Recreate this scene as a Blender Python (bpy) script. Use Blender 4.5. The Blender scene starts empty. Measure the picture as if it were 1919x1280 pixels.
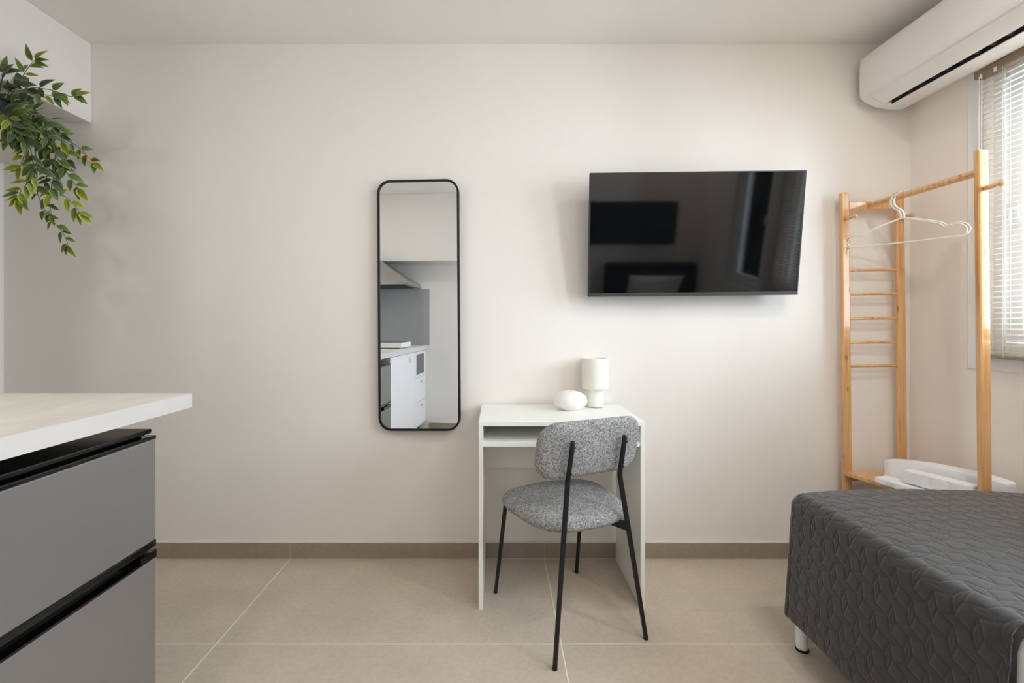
import bpy, bmesh, math, random
from mathutils import Vector, Matrix
from math import sin, cos, pi, radians, hypot, atan2, exp

random.seed(7)
SC = bpy.context.scene
COL = SC.collection

# ------------------------------------------------------------------ camera
# metres: x right, y away from the camera, z up.  Back wall at y = 2.25.
F, CX, CY, CAMH = 867.0, 932.0, 603.0, 1.15
cam_d = bpy.data.cameras.new('camera')
cam_d.sensor_width = 36.0
cam_d.lens = F / 1919 * 36.0
cam_d.shift_x = (959.5 - CX) / 1919
cam_d.shift_y = -(640.0 - CY) / 1919
cam_d.clip_start = 0.02
cam = bpy.data.objects.new('camera', cam_d)
cam.location = (0, 0, CAMH)
cam.rotation_euler = (radians(90), 0, 0)
COL.objects.link(cam)
SC.camera = cam

# ------------------------------------------------------------------ world, light, exposure
WORLD_STRENGTH = 22.0
EXPOSURE = -0.06
w = bpy.data.worlds.new('overcast_sky')
SC.world = w
w.use_nodes = True
bg = w.node_tree.nodes['Background']
bg.inputs['Color'].default_value = (0.85, 0.94, 1.08, 1)
bg.inputs['Strength'].default_value = WORLD_STRENGTH
SC.view_settings.view_transform = 'Standard'
SC.view_settings.look = 'None'
SC.view_settings.gamma = 1.0
SC.view_settings.use_curve_mapping = False
SC.view_settings.exposure = EXPOSURE
SC.cycles.use_denoising = True
SC.cycles.max_bounces = 14
SC.cycles.diffuse_bounces = 8
SC.cycles.glossy_bounces = 6
SC.cycles.transparent_max_bounces = 24
SC.cycles.caustics_reflective = False
SC.cycles.caustics_refractive = False
SC.cycles.sample_clamp_indirect = 6.0

def area(name, loc, rot, sx, sy, power, color, portal=False):
    d = bpy.data.lights.new(name, 'AREA')
    d.shape = 'RECTANGLE'; d.size = sx; d.size_y = sy
    d.energy = power; d.color = color
    if portal: d.cycles.is_portal = True
    o = bpy.data.objects.new(name, d)
    o.location = loc; o.rotation_euler = rot
    COL.objects.link(o)
    return o
# sky portals in the two window openings of the right wall (they only guide sampling of the sky)
WIN_Y0, WIN_Y1, WIN_Z0, WIN_Z1 = 0.86, 1.90, 1.02, 2.17
W2_Y0, W2_Y1 = 0.12, 0.68
area('sky_portal', (2.16, (WIN_Y0 + WIN_Y1) / 2, (WIN_Z0 + WIN_Z1) / 2), (0, radians(90), 0), WIN_Z1 - WIN_Z0, WIN_Y1 - WIN_Y0, 1, (1, 1, 1), True)
area('sky_portal', (2.16, (W2_Y0 + W2_Y1) / 2, 1.575), (0, radians(90), 0), 1.19, W2_Y1 - W2_Y0, 1, (1, 1, 1), True)
DOWNLIGHTS = [(-1.15, 0.65), (1.30, 0.95), (1.1, -0.25), (1.75, -0.25), (-1.95, 0.9)]  # second one is added over the bed foot to brighten the right wall
DOWN_POWER = 5.2
FILL_LAMP_POWER = 4.5

# ------------------------------------------------------------------ materials
def srgb(c):
    return tuple(((v / 255) / 12.92 if v / 255 <= 0.04045 else (((v / 255) + 0.055) / 1.055) ** 2.4) for v in c) + (1,)

class NT:
    def __init__(s, m):
        s.t = m.node_tree; s.b = s.t.nodes['Principled BSDF']
    def n(s, kind, **kw):
        nd = s.t.nodes.new(kind)
        for k, v in kw.items():
            if k in nd.inputs.keys(): nd.inputs[k].default_value = v
            else: setattr(nd, k, v)
        return nd
    def l(s, a, b): s.t.links.new(a, b)

def mat(name, color, rough=0.5, metal=0.0, spec=0.5, var=0.0, vscale=8.0, stretch=(1, 1, 1), bump=0.0, bscale=60.0, bdist=0.002, coat=0.0):
    m = bpy.data.materials.new(name); m.use_nodes = True
    t = NT(m); b = t.b
    col = srgb(color)
    b.inputs['Base Color'].default_value = col
    b.inputs['Roughness'].default_value = rough
    b.inputs['Metallic'].default_value = metal
    b.inputs['Specular IOR Level'].default_value = spec
    b.inputs['Coat Weight'].default_value = coat
    if var or bump:
        tc = t.n('ShaderNodeTexCoord'); mp = t.n('ShaderNodeMapping')
        mp.inputs['Scale'].default_value = stretch
        t.l(tc.outputs['Object'], mp.inputs['Vector'])
        if var:
            no = t.n('ShaderNodeTexNoise', Scale=vscale, Detail=6.0, Roughness=0.6)
            t.l(mp.outputs[0], no.inputs['Vector'])
            cr = t.n('ShaderNodeValToRGB')
            cr.color_ramp.elements[0].position = 0.3; cr.color_ramp.elements[1].position = 0.72
            cr.color_ramp.elements[0].color = tuple(v * (1 - var) for v in col[:3]) + (1,)
            cr.color_ramp.elements[1].color = tuple(min(1, v * (1 + var)) for v in col[:3]) + (1,)
            t.l(no.outputs['Fac'], cr.inputs['Fac']); t.l(cr.outputs['Color'], b.inputs['Base Color'])
        if bump:
            n2 = t.n('ShaderNodeTexNoise', Scale=bscale, Detail=4.0)
            t.l(mp.outputs[0], n2.inputs['Vector'])
            bp = t.n('ShaderNodeBump', Strength=bump, Distance=bdist)
            t.l(n2.outputs['Fac'], bp.inputs['Height']); t.l(bp.outputs['Normal'], b.inputs['Normal'])
    return m

M = {}
M['wall'] = mat('wall_paint', (235, 231, 226), 0.9, spec=0.2, var=0.012, vscale=2.0, bump=0.06, bscale=90)
M['wall_right'] = mat('wall_paint_lifted', (240, 234, 228), 0.9, spec=0.2, var=0.012, vscale=2.0, bump=0.06, bscale=90)  # wall paint made lighter here to lift the brightness of this dimmer wall
M['ceiling'] = mat('ceiling_paint', (238, 235, 231), 0.92, spec=0.2, var=0.01, vscale=2.0, bump=0.05, bscale=90)
M['white_paint'] = mat('white_paint', (236, 236, 236), 0.5, var=0.01)
M['upvc'] = mat('white_window_plastic', (238, 240, 242), 0.3, var=0.01)
M['grout'] = mat('pale_grout', (236, 226, 212), 0.9, var=0.04, vscale=30)
M['caulk'] = mat('white_caulk', (228, 221, 211), 0.7, var=0.03, vscale=30)
M['black_metal'] = mat('black_powder_coated_metal', (22, 22, 24), 0.45, spec=0.4, var=0.05, bump=0.05, bscale=400)
M['black_frame'] = mat('black_mirror_frame', (18, 18, 19), 0.5, spec=0.35, var=0.05)
M['gloss_black'] = mat('gloss_black_plastic', (9, 9, 10), 0.08, spec=0.6, var=0.02)
M['dark'] = mat('dark_recess', (38, 38, 40), 0.6, var=0.05)
M['silver'] = mat('silver_fridge_steel', (146, 144, 142), 0.36, metal=0.55, spec=0.5, var=0.03, vscale=3, stretch=(1, 0.1, 6))
M['steel'] = mat('brushed_steel', (176, 174, 170), 0.3, metal=0.9, var=0.05, vscale=20, stretch=(1, 8, 1))
M['chrome'] = mat('chrome', (220, 220, 222), 0.12, metal=1.0, var=0.02)
M['desk'] = mat('white_desk_foil', (240, 241, 236), 0.38, spec=0.4, var=0.008)
M['lamp'] = mat('off_white_lamp_metal', (232, 230, 221), 0.5, spec=0.4, var=0.01)
M['ceramic'] = mat('matt_white_ceramic', (243, 240, 236), 0.55, spec=0.4, var=0.01, bump=0.05, bscale=150)
M['cork'] = mat('grey_felt_base', (120, 116, 106), 0.9, var=0.08)
M['ac'] = mat('white_air_conditioner_plastic', (232, 230, 228), 0.35, spec=0.4, var=0.008)
M['slat'] = mat('pale_taupe_blind_slat', (234, 229, 222), 0.4, spec=0.4, var=0.02, vscale=20)
M['taupe'] = mat('taupe_blind_rail', (146, 127, 109), 0.5, var=0.06, vscale=20, stretch=(1, 0.1, 1))
M['cord'] = mat('white_cord', (236, 234, 230), 0.7, var=0.03)
M['hanger'] = mat('white_coated_hanger', (238, 237, 233), 0.4, var=0.01)
M['cotton'] = mat('white_cotton', (238, 239, 243), 0.9, spec=0.15, var=0.02, vscale=20, bump=0.25, bscale=220)
M['sheet'] = mat('white_bed_linen', (236, 236, 238), 0.9, spec=0.15, var=0.02, vscale=10, bump=0.2, bscale=30, bdist=0.006)
M['mattress'] = mat('mattress_cover', (205, 203, 200), 0.9, var=0.03, bump=0.2, bscale=200)
M['headboard'] = mat('dark_headboard_fabric', (44, 44, 48), 0.9, spec=0.2, var=0.15, vscale=90, bump=0.3, bscale=300)
M['cab'] = mat('white_cabinet_front', (238, 239, 242), 0.35, spec=0.4, var=0.008)
M['glass_dark'] = mat('smoked_cabinet_glass', (70, 76, 82), 0.08, spec=0.6, var=0.03)
M['backsplash'] = mat('grey_backsplash_panel', (168, 170, 170), 0.35, var=0.03, vscale=4)
M['black_pot'] = mat('black_plastic_pot', (20, 20, 22), 0.55, var=0.08)
M['soil'] = mat('dark_soil', (46, 38, 30), 0.95, var=0.3, vscale=60, bump=0.6, bscale=120)
M['stem'] = mat('green_brown_stem', (74, 84, 52), 0.6, var=0.2, vscale=40)
M['picture'] = mat('dark_picture_print', (40, 46, 56), 0.35, var=0.5, vscale=4)
M['tv_back'] = mat('tv_back_plastic', (24, 24, 25), 0.5, var=0.05)
M['bezel'] = mat('dark_grey_bezel', (52, 53, 54), 0.4, var=0.03)
M['screen'] = mat('tv_screen_glass', (6, 7, 8), 0.05, spec=0.5, var=0.02)
M['shelf_white'] = mat('white_shelf_face', (222, 219, 212), 0.6, var=0.01)

def worktop_mat():
    m = mat('pale_stone_laminate', (226, 222, 213), 0.42, spec=0.35)
    t = NT(m)
    tc = t.n('ShaderNodeTexCoord'); mp = t.n('ShaderNodeMapping'); mp.inputs['Scale'].default_value = (3, 1.1, 3)
    no = t.n('ShaderNodeTexNoise', Scale=3.2, Detail=9.0, Roughness=0.65, Distortion=0.6)
    cr = t.n('ShaderNodeValToRGB')
    cr.color_ramp.elements[0].position = 0.3; cr.color_ramp.elements[1].position = 0.7
    cr.color_ramp.elements[0].color = srgb((212, 208, 198)); cr.color_ramp.elements[1].color = srgb((228, 225, 217))
    t.l(tc.outputs['Object'], mp.inputs['Vector']); t.l(mp.outputs[0], no.inputs['Vector'])
    t.l(no.outputs['Fac'], cr.inputs['Fac']); t.l(cr.outputs['Color'], t.b.inputs['Base Color'])
    return m
M['worktop'] = worktop_mat()
M['worktop_edge'] = mat('white_laminate_edge', (216, 211, 208), 0.4, var=0.01)

def tile_mat(name, c, rough=0.55):
    m = mat(name, c, rough, spec=0.4)
    t = NT(m)
    tc = t.n('ShaderNodeTexCoord')
    n1 = t.n('ShaderNodeTexNoise', Scale=3.0, Detail=8.0, Roughness=0.62)
    n2 = t.n('ShaderNodeTexNoise', Scale=55.0, Detail=4.0, Roughness=0.7)
    vo = t.n('ShaderNodeTexVoronoi', Scale=38.0)
    for x in (n1, n2, vo): t.l(tc.outputs['Object'], x.inputs['Vector'])
    cr = t.n('ShaderNodeValToRGB'); e = cr.color_ramp.elements
    b = srgb(c)
    e[0].position = 0.3; e[0].color = tuple(v * 0.9 for v in b[:3]) + (1,)
    e[1].position = 0.75; e[1].color = tuple(v * 1.08 for v in b[:3]) + (1,)
    t.l(n1.outputs['Fac'], cr.inputs['Fac'])
    r2 = t.n('ShaderNodeValToRGB'); e = r2.color_ramp.elements
    e[0].position = 0.32; e[0].color = (0.91, 0.91, 0.91, 1); e[1].position = 0.6; e[1].color = (1.03, 1.03, 1.03, 1)
    t.l(n2.outputs['Fac'], r2.inputs['Fac'])
    r3 = t.n('ShaderNodeValToRGB'); e = r3.color_ramp.elements      # pale flecks of the stone
    e[0].position = 0.03; e[0].color = (1.14, 1.14, 1.12, 1); e[1].position = 0.11; e[1].color = (1, 1, 1, 1)
    t.l(vo.outputs['Distance'], r3.inputs['Fac'])
    m1 = t.n('ShaderNodeMix', data_type='RGBA', blend_type='MULTIPLY'); m1.inputs['Factor'].default_value = 1
    m2 = t.n('ShaderNodeMix', data_type='RGBA', blend_type='MULTIPLY'); m2.inputs['Factor'].default_value = 1
    t.l(cr.outputs['Color'], m1.inputs[6]); t.l(r2.outputs['Color'], m1.inputs[7])
    t.l(m1.outputs[2], m2.inputs[6]); t.l(r3.outputs['Color'], m2.inputs[7])
    t.l(m2.outputs[2], t.b.inputs['Base Color'])
    bp = t.n('ShaderNodeBump', Strength=0.08, Distance=0.001)
    t.l(n2.outputs['Fac'], bp.inputs['Height']); t.l(bp.outputs['Normal'], t.b.inputs['Normal'])
    return m
M['tile'] = tile_mat('taupe_porcelain_tile', (198, 186, 171))
M['skirt_tile'] = tile_mat('taupe_skirting_tile', (156, 143, 128), 0.6)

def bamboo_mat():
    m = mat('honey_bamboo', (214, 160, 100), 0.16, spec=0.6, coat=0.8)
    m.node_tree.nodes['Principled BSDF'].inputs['Coat Roughness'].default_value = 0.08
    t = NT(m)
    tc = t.n('ShaderNodeTexCoord'); mp = t.n('ShaderNodeMapping'); mp.inputs['Scale'].default_value = (40, 40, 1.6)
    no = t.n('ShaderNodeTexNoise', Scale=2.2, Detail=5.0, Roughness=0.6)
    cr = t.n('ShaderNodeValToRGB'); e = cr.color_ramp.elements
    e[0].position = 0.3; e[0].color = srgb((198, 141, 82)); e[1].position = 0.7; e[1].color = srgb((226, 180, 122))
    t.l(tc.outputs['Object'], mp.inputs['Vector']); t.l(mp.outputs[0], no.inputs['Vector'])
    t.l(no.outputs['Fac'], cr.inputs['Fac'])
    # the dark knuckle bands of the bamboo, scattered along the length
    mp2 = t.n('ShaderNodeMapping'); mp2.inputs['Scale'].default_value = (22, 22, 9)
    vo = t.n('ShaderNodeTexVoronoi', Scale=1.0)
    r2 = t.n('ShaderNodeValToRGB'); e = r2.color_ramp.elements
    e[0].position = 0.10; e[0].color = (0.62, 0.5, 0.4, 1); e[1].position = 0.19; e[1].color = (1, 1, 1, 1)
    t.l(tc.outputs['Object'], mp2.inputs['Vector']); t.l(mp2.outputs[0], vo.inputs['Vector'])
    t.l(vo.outputs['Distance'], r2.inputs['Fac'])
    mx = t.n('ShaderNodeMix', data_type='RGBA', blend_type='MULTIPLY'); mx.inputs['Factor'].default_value = 1
    t.l(cr.outputs['Color'], mx.inputs[6]); t.l(r2.outputs['Color'], mx.inputs[7])
    t.l(mx.outputs[2], t.b.inputs['Base Color'])
    return m
M['bamboo'] = bamboo_mat()
M['shelf_wood'] = mat('light_oak_edge', (208, 160, 108), 0.5, var=0.14, vscale=6, stretch=(8, 1, 8))

def boucle_mat():
    m = mat('grey_boucle', (140, 140, 141), 0.95, spec=0.1)
    t = NT(m)
    tc = t.n('ShaderNodeTexCoord')
    n0 = t.n('ShaderNodeTexNoise', Scale=150.0, Detail=2.0)
    mx = t.n('ShaderNodeMix', data_type='VECTOR'); mx.inputs['Factor'].default_value = 0.012
    t.l(tc.outputs['Object'], n0.inputs['Vector'])
    t.l(tc.outputs['Object'], mx.inputs[4]); t.l(n0.outputs['Color'], mx.inputs[5])
    vo = t.n('ShaderNodeTexVoronoi', Scale=330.0)
    t.l(mx.outputs[1], vo.inputs['Vector'])
    sep = t.n('ShaderNodeSeparateColor'); t.l(vo.outputs['Color'], sep.inputs['Color'])
    cr = t.n('ShaderNodeValToRGB'); e = cr.color_ramp.elements
    e[0].position = 0.0; e[0].color = srgb((116, 116, 119))
    e[1].position = 1.0; e[1].color = srgb((226, 225, 223))
    k = e.new(0.35); k.color = srgb((172, 172, 173)); k = e.new(0.7); k.color = srgb((205, 204, 203))
    t.l(sep.outputs['Red'], cr.inputs['Fac'])
    r2 = t.n('ShaderNodeValToRGB'); e = r2.color_ramp.elements
    e[0].position = 0.3; e[0].color = (1, 1, 1, 1); e[1].position = 0.85; e[1].color = (0.55, 0.55, 0.55, 1)
    t.l(vo.outputs['Distance'], r2.inputs['Fac'])
    ml = t.n('ShaderNodeMix', data_type='RGBA', blend_type='MULTIPLY'); ml.inputs['Factor'].default_value = 1
    t.l(cr.outputs['Color'], ml.inputs[6]); t.l(r2.outputs['Color'], ml.inputs[7])
    t.l(ml.outputs[2], t.b.inputs['Base Color'])
    inv = t.n('ShaderNodeMath', operation='SUBTRACT'); inv.inputs[0].default_value = 1.0
    t.l(vo.outputs['Distance'], inv.inputs[1])
    bp = t.n('ShaderNodeBump', Strength=0.9, Distance=0.004)
    t.l(inv.outputs[0], bp.inputs['Height']); t.l(bp.outputs['Normal'], t.b.inputs['Normal'])
    return m
M['boucle'] = boucle_mat()
M['spread'] = mat('charcoal_quilted_cotton', (38, 37, 38), 0.55, spec=0.4, var=0.08, vscale=40, bump=0.25, bscale=500)
M['spread'].node_tree.nodes['Principled BSDF'].inputs['Sheen Weight'].default_value = 0.35

def mirror_mat():
    m = mat('mirror_silver', (228, 232, 234), 0.0, metal=1.0)
    return m
M['mirror'] = mirror_mat()

def translucent_slats(m):
    nt = m.node_tree; out = nt.nodes['Material Output']; b = nt.nodes['Principled BSDF']
    tl = nt.nodes.new('ShaderNodeBsdfTranslucent'); tl.inputs['Color'].default_value = srgb((236, 230, 220))
    mx = nt.nodes.new('ShaderNodeMixShader'); mx.inputs['Fac'].default_value = 0.6
    nt.links.new(b.outputs[0], mx.inputs[1]); nt.links.new(tl.outputs[0], mx.inputs[2]); nt.links.new(mx.outputs[0], out.inputs['Surface'])
translucent_slats(M['slat'])

def glass_mat():
    m = bpy.data.materials.new('window_glass'); m.use_nodes = True
    nt = m.node_tree; nt.nodes.remove(nt.nodes['Principled BSDF'])
    out = nt.nodes['Material Output']
    tr = nt.nodes.new('ShaderNodeBsdfTransparent'); tr.inputs['Color'].default_value = (0.95, 0.98, 0.98, 1)
    gl = nt.nodes.new('ShaderNodeBsdfGlossy'); gl.inputs['Roughness'].default_value = 0.02
    lw = nt.nodes.new('ShaderNodeLayerWeight'); lw.inputs['Blend'].default_value = 0.2
    mx = nt.nodes.new('ShaderNodeMixShader')
    nt.links.new(lw.outputs['Fresnel'], mx.inputs['Fac'])
    nt.links.new(tr.outputs[0], mx.inputs[1]); nt.links.new(gl.outputs[0], mx.inputs[2])
    nt.links.new(mx.outputs[0], out.inputs['Surface'])
    return m
M['glass'] = glass_mat()

def emit_mat(name, c, s):
    m = mat(name, (240, 240, 235), 0.5)
    b = m.node_tree.nodes['Principled BSDF']
    b.inputs['Emission Color'].default_value = srgb(c); b.inputs['Emission Strength'].default_value = s
    return m
M['diffuser'] = emit_mat('lit_downlight_diffuser', (255, 226, 190), 6.0)

def leaf_mat(name, mid, edge):
    m = mat(name, mid, 0.45, spec=0.4)
    t = NT(m)
    at = t.n('ShaderNodeAttribute', attribute_name='leaf_uv')
    sx = t.n('ShaderNodeSeparateXYZ'); t.l(at.outputs['Vector'], sx.inputs[0])
    # x: 0 at the midrib .. 1 at the margin; y: along the leaf
    wv = t.n('ShaderNodeMath', operation='MULTIPLY'); wv.inputs[1].default_value = 9.5
    t.l(sx.outputs['X'], wv.inputs[0])
    sn = t.n('ShaderNodeMath', operation='SINE'); t.l(wv.outputs[0], sn.inputs[0])
    mr = t.n('ShaderNodeMapRange'); mr.inputs['From Min'].default_value = -1; mr.inputs['From Max'].default_value = 1
    mr.inputs['To Min'].default_value = 0.0; mr.inputs['To Max'].default_value = 0.32
    t.l(sn.outputs[0], mr.inputs['Value'])
    pw = t.n('ShaderNodeMath', operation='POWER'); pw.inputs[1].default_value = 3.0; t.l(sx.outputs['X'], pw.inputs[0])
    p2 = t.n('ShaderNodeMath', operation='POWER'); p2.inputs[1].default_value = 4.0; t.l(sx.outputs['Y'], p2.inputs[0])
    a1 = t.n('ShaderNodeMath', operation='MAXIMUM'); t.l(pw.outputs[0], a1.inputs[0]); t.l(p2.outputs[0], a1.inputs[1])
    a2 = t.n('ShaderNodeMath', operation='ADD', use_clamp=True); t.l(a1.outputs[0], a2.inputs[0]); t.l(mr.outputs[0], a2.inputs[1])
    mx = t.n('ShaderNodeMix', data_type='RGBA'); mx.inputs[6].default_value = srgb(mid); mx.inputs[7].default_value = srgb(edge)
    t.l(a2.outputs[0], mx.inputs['Factor'])
    t.l(mx.outputs[2], t.b.inputs['Base Color'])
    t.b.inputs['Subsurface Weight'].default_value = 0.0
    return m
M['leaf_dark'] = leaf_mat('dark_green_leaf', (42, 60, 40), (96, 118, 74))
M['leaf_mid'] = leaf_mat('mid_green_leaf', (56, 80, 46), (128, 144, 62))
M['leaf_lime'] = leaf_mat('lime_edged_leaf', (88, 108, 36), (176, 186, 58))

# ------------------------------------------------------------------ mesh helpers
def origin_of(p):
    v = Vector((0, 0, 0))
    while p is not None:
        v += p.location; p = p.parent
    return v

def obj(name, bm, m, parent=None, local=False, bevel=0.0, bseg=2, smooth=False, angle=None, loc=None, recalc=True):
    """links bm as ONE mesh object; world coordinates are made local to the (unrotated) parent unless local"""
    if recalc: bmesh.ops.recalc_face_normals(bm, faces=bm.faces)
    me = bpy.data.meshes.new(name)
    if parent is not None and not local:
        bmesh.ops.translate(bm, verts=bm.verts, vec=-origin_of(parent))
    if loc is not None: bmesh.ops.translate(bm, verts=bm.verts, vec=-Vector(loc))
    bm.to_mesh(me); bm.free()
    ms = m if isinstance(m, (list, tuple)) else [m]
    for x in ms: me.materials.append(x)
    if smooth:
        for p in me.polygons: p.use_smooth = True
        if angle: me.set_sharp_from_angle(angle=radians(angle))
    o = bpy.data.objects.new(name, me)
    COL.objects.link(o)
    if loc is not None: o.location = loc
    if parent is not None: o.parent = parent
    if bevel:
        b = o.modifiers.new('bevel', 'BEVEL'); b.width = bevel; b.segments = bseg; b.limit_method = 'ANGLE'
    return o

def tag(o, label=None, cat=None, group=None, kind=None):
    if label: o['label'] = label
    if cat: o['category'] = cat
    if group: o['group'] = group
    if kind: o['kind'] = kind
    return o

def thing(name, loc, label, cat, rot=(0, 0, 0), group=None):
    o = bpy.data.objects.new(name, None)
    o.empty_display_size = 0.05
    o.location = loc; o.rotation_euler = rot
    COL.objects.link(o)
    return tag(o, label, cat, group)

def box(bm, x0, x1, y0, y1, z0, z1, mi=0):
    vs = [bm.verts.new((x, y, z)) for x in (x0, x1) for y in (y0, y1) for z in (z0, z1)]
    for f in ((0, 1, 3, 2), (4, 6, 7, 5), (0, 4, 5, 1), (2, 3, 7, 6), (0, 2, 6, 4), (1, 5, 7, 3)):
        bm.faces.new([vs[i] for i in f]).material_index = mi
    return bm
def B(*a): return box(bmesh.new(), *a)

def tube(bm, pts, r, seg=10, cap=True, flat=None, closed=False):
    """swept round tube; r a number or one per point; flat=(a,b) squashes the section"""
    pts = [Vector(p) for p in pts]; n = len(pts)
    rs = r if isinstance(r, (list, tuple)) else [r] * n
    rings = []; prev = None
    for i, p in enumerate(pts):
        if closed: d = pts[(i + 1) % n] - pts[i - 1]
        else: d = pts[min(i + 1, n - 1)] - pts[max(i - 1, 0)]
        d.normalize()
        if prev is None:
            a = Vector((0, 0, 1)) if abs(d.z) < 0.9 else Vector((1, 0, 0))
            u = d.cross(a).normalized()
        else:
            u = (prev - d * prev.dot(d)).normalized()
        prev = u; v = d.cross(u)
        fa, fb = flat or (1, 1)
        rings.append([bm.verts.new(p + (u * cos(t) * fa + v * sin(t) * fb) * rs[i]) for t in [2 * pi * k / seg for k in range(seg)]])
    m = n if closed else n - 1
    for i in range(m):
        a, b = rings[i], rings[(i + 1) % n]
        for k in range(seg):
            bm.faces.new((a[k], a[(k + 1) % seg], b[(k + 1) % seg], b[k]))
    if cap and not closed:
        bm.faces.new(rings[0][::-1]); bm.faces.new(rings[-1])
    return bm

def lathe(bm, prof, c=(0, 0, 0), seg=40, mtx=None):
    rings = []
    for r, z in prof:
        if r < 1e-6: ring = [bm.verts.new((0, 0, z))]
        else: ring = [bm.verts.new((r * cos(2 * pi * k / seg), r * sin(2 * pi * k / seg), z)) for k in range(seg)]
        rings.append(ring)
    for a, b in zip(rings, rings[1:]):
        for k in range(seg):
            k2 = (k + 1) % seg
            if len(a) == 1 and len(b) == 1: continue
            if len(a) == 1: bm.faces.new((a[0], b[k], b[k2]))
            elif len(b) == 1: bm.faces.new((a[k], a[k2], b[0]))
            else: bm.faces.new((a[k], a[k2], b[k2], b[k]))
    vs = [v for r in rings for v in r]
    if mtx is not None: bmesh.ops.transform(bm, matrix=mtx, verts=vs)
    bmesh.ops.translate(bm, verts=vs, vec=Vector(c))
    return bm

def prism(bm, poly, axis, a0, a1):
    """extrudes a 2-D polygon along an axis: 'y' takes (x,z), 'z' takes (x,y), 'x' takes (y,z)"""
    def P(p, a):
        return {'y': (p[0], a, p[1]), 'z': (p[0], p[1], a), 'x': (a, p[0], p[1])}[axis]
    A = [bm.verts.new(P(p, a0)) for p in poly]; C = [bm.verts.new(P(p, a1)) for p in poly]
    n = len(poly)
    for i in range(n): bm.faces.new((A[i], A[(i + 1) % n], C[(i + 1) % n], C[i]))
    bm.faces.new(A[::-1]); bm.faces.new(C)
    return bm

def rrect(hw, hh, r, n=8):
    r = max(min(r, hw, hh), 1e-4); pts = []
    for cx, cy, a0 in ((hw - r, hh - r, 0), (-hw + r, hh - r, 90), (-hw + r, -hh + r, 180), (hw - r, -hh + r, 270)):
        for k in range(n + 1):
            a = radians(a0 + 90 * k / n)
            pts.append((cx + r * cos(a), cy + r * sin(a)))
    return pts

def slab(bm, outline, T, e, place, edge_n=8, inner=7, power=1.0):
    """upholstered slab: outline(d) gives the outline inset by d, place(x, y, t) puts it in space"""
    rings = []
    for k in range(inner): rings.append((None, (k + 1) / (inner + 1), -1))
    prof = []
    for k in range(edge_n + 1):
        a = -pi / 2 + pi * k / edge_n
        prof.append((e * (1 - cos(a)), T / 2 * sin(a)))
    base = outline(e)
    n = len(base)
    seq = [[place(x * s, y * s, -T / 2 - 0.0) for x, y in base] for s in [(k + 1) / (inner + 1) for k in range(inner)]]
    seq += [[place(x, y, t) for x, y in outline(d)] for d, t in prof]
    seq += [[place(x * s, y * s, T / 2) for x, y in base] for s in [1 - (k + 1) / (inner + 1) for k in range(inner)]]
    vr = [[bm.verts.new(p) for p in ring] for ring in seq]
    for a, b in zip(vr, vr[1:]):
        for k in range(n): bm.faces.new((a[k], a[(k + 1) % n], b[(k + 1) % n], b[k]))
    c0 = bm.verts.new(place(0, 0, -T / 2)); c1 = bm.verts.new(place(0, 0, T / 2))
    for k in range(n):
        bm.faces.new((c0, vr[0][(k + 1) % n], vr[0][k])); bm.faces.new((c1, vr[-1][k], vr[-1][(k + 1) % n]))
    return bm

def struct(name, bm, m, parent=None, **k):
    o = obj(name, bm, m, parent, **k)
    if parent is None: o['kind'] = 'structure'
    return o

# ================================================================== the room
XL, XR, YB, YR, H = -2.40, 2.006, 2.25, -0.565, 2.50
XK, YK = -1.60, 1.47                      # kitchen side wall and where it ends
T = 0.20
# floor: grout bed with every tile a piece of its own
floor = struct('floor', B(XL - T, XR + T, YR - T, YB + T, -0.06, -0.0007), M['grout'])
xs = [XL, -2.236, -1.004, 0.228, 1.460, XR]
ys = [YB, 1.651, 1.051, 0.451, -0.149, YR]
G = 0.0021
for i in range(len(xs) - 1):
    for j in range(len(ys) - 1):
        x0, x1, y1, y0 = xs[i] + G, xs[i + 1] - G, ys[j] - G, ys[j + 1] + G
        dz = random.uniform(-0.0002, 0.0)
        obj('tile', B(x0, x1, y0, y1, -0.01, dz), M['tile'], floor, bevel=0.0008, bseg=1)
struct('ceiling', B(XL - T, XR + T, YR - T, YB + T, H, H + 0.1), M['ceiling'])
struct('wall_back', B(XL - T, XR + T, YB, YB + T, 0, H), M['wall'])
struct('wall_rear', B(XL - T, XR + T, YR - T, YR, 0, H), M['wall'])
struct('wall_left', B(XL - T, XL, YR, YB, 0, H), M['wall'])
struct('wall_kitchen', B(XK - 0.10, XK, YR, YK, 0, H), M['wall'])
bm = bmesh.new()
Z2_0, Z2_1 = 0.98, 2.17
for (y0, y1, z0, z1) in ((WIN_Y1, YB, 0, H), (WIN_Y0, WIN_Y1, 0, WIN_Z0), (WIN_Y0, WIN_Y1, WIN_Z1, H), (W2_Y1, WIN_Y0, 0, H),
                         (W2_Y0, W2_Y1, 0, Z2_0), (W2_Y0, W2_Y1, Z2_1, H), (YR, W2_Y0, 0, H)):
    box(bm, XR, XR + T, y0, y1, z0, z1)
struct('wall_right', bm, M['wall_right'])
# boxed-in soffit over the entrance, and the bulkhead along the rear wall seen in the mirror
struct('wall_soffit', B(XL, -1.972, 1.20, YB, 2.115, H), M['wall'], bevel=0.006)
struct('wall_bulkhead', B(XK, 0.55, YR, -0.30, 1.80, H), M['wall'], bevel=0.004)

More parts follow.
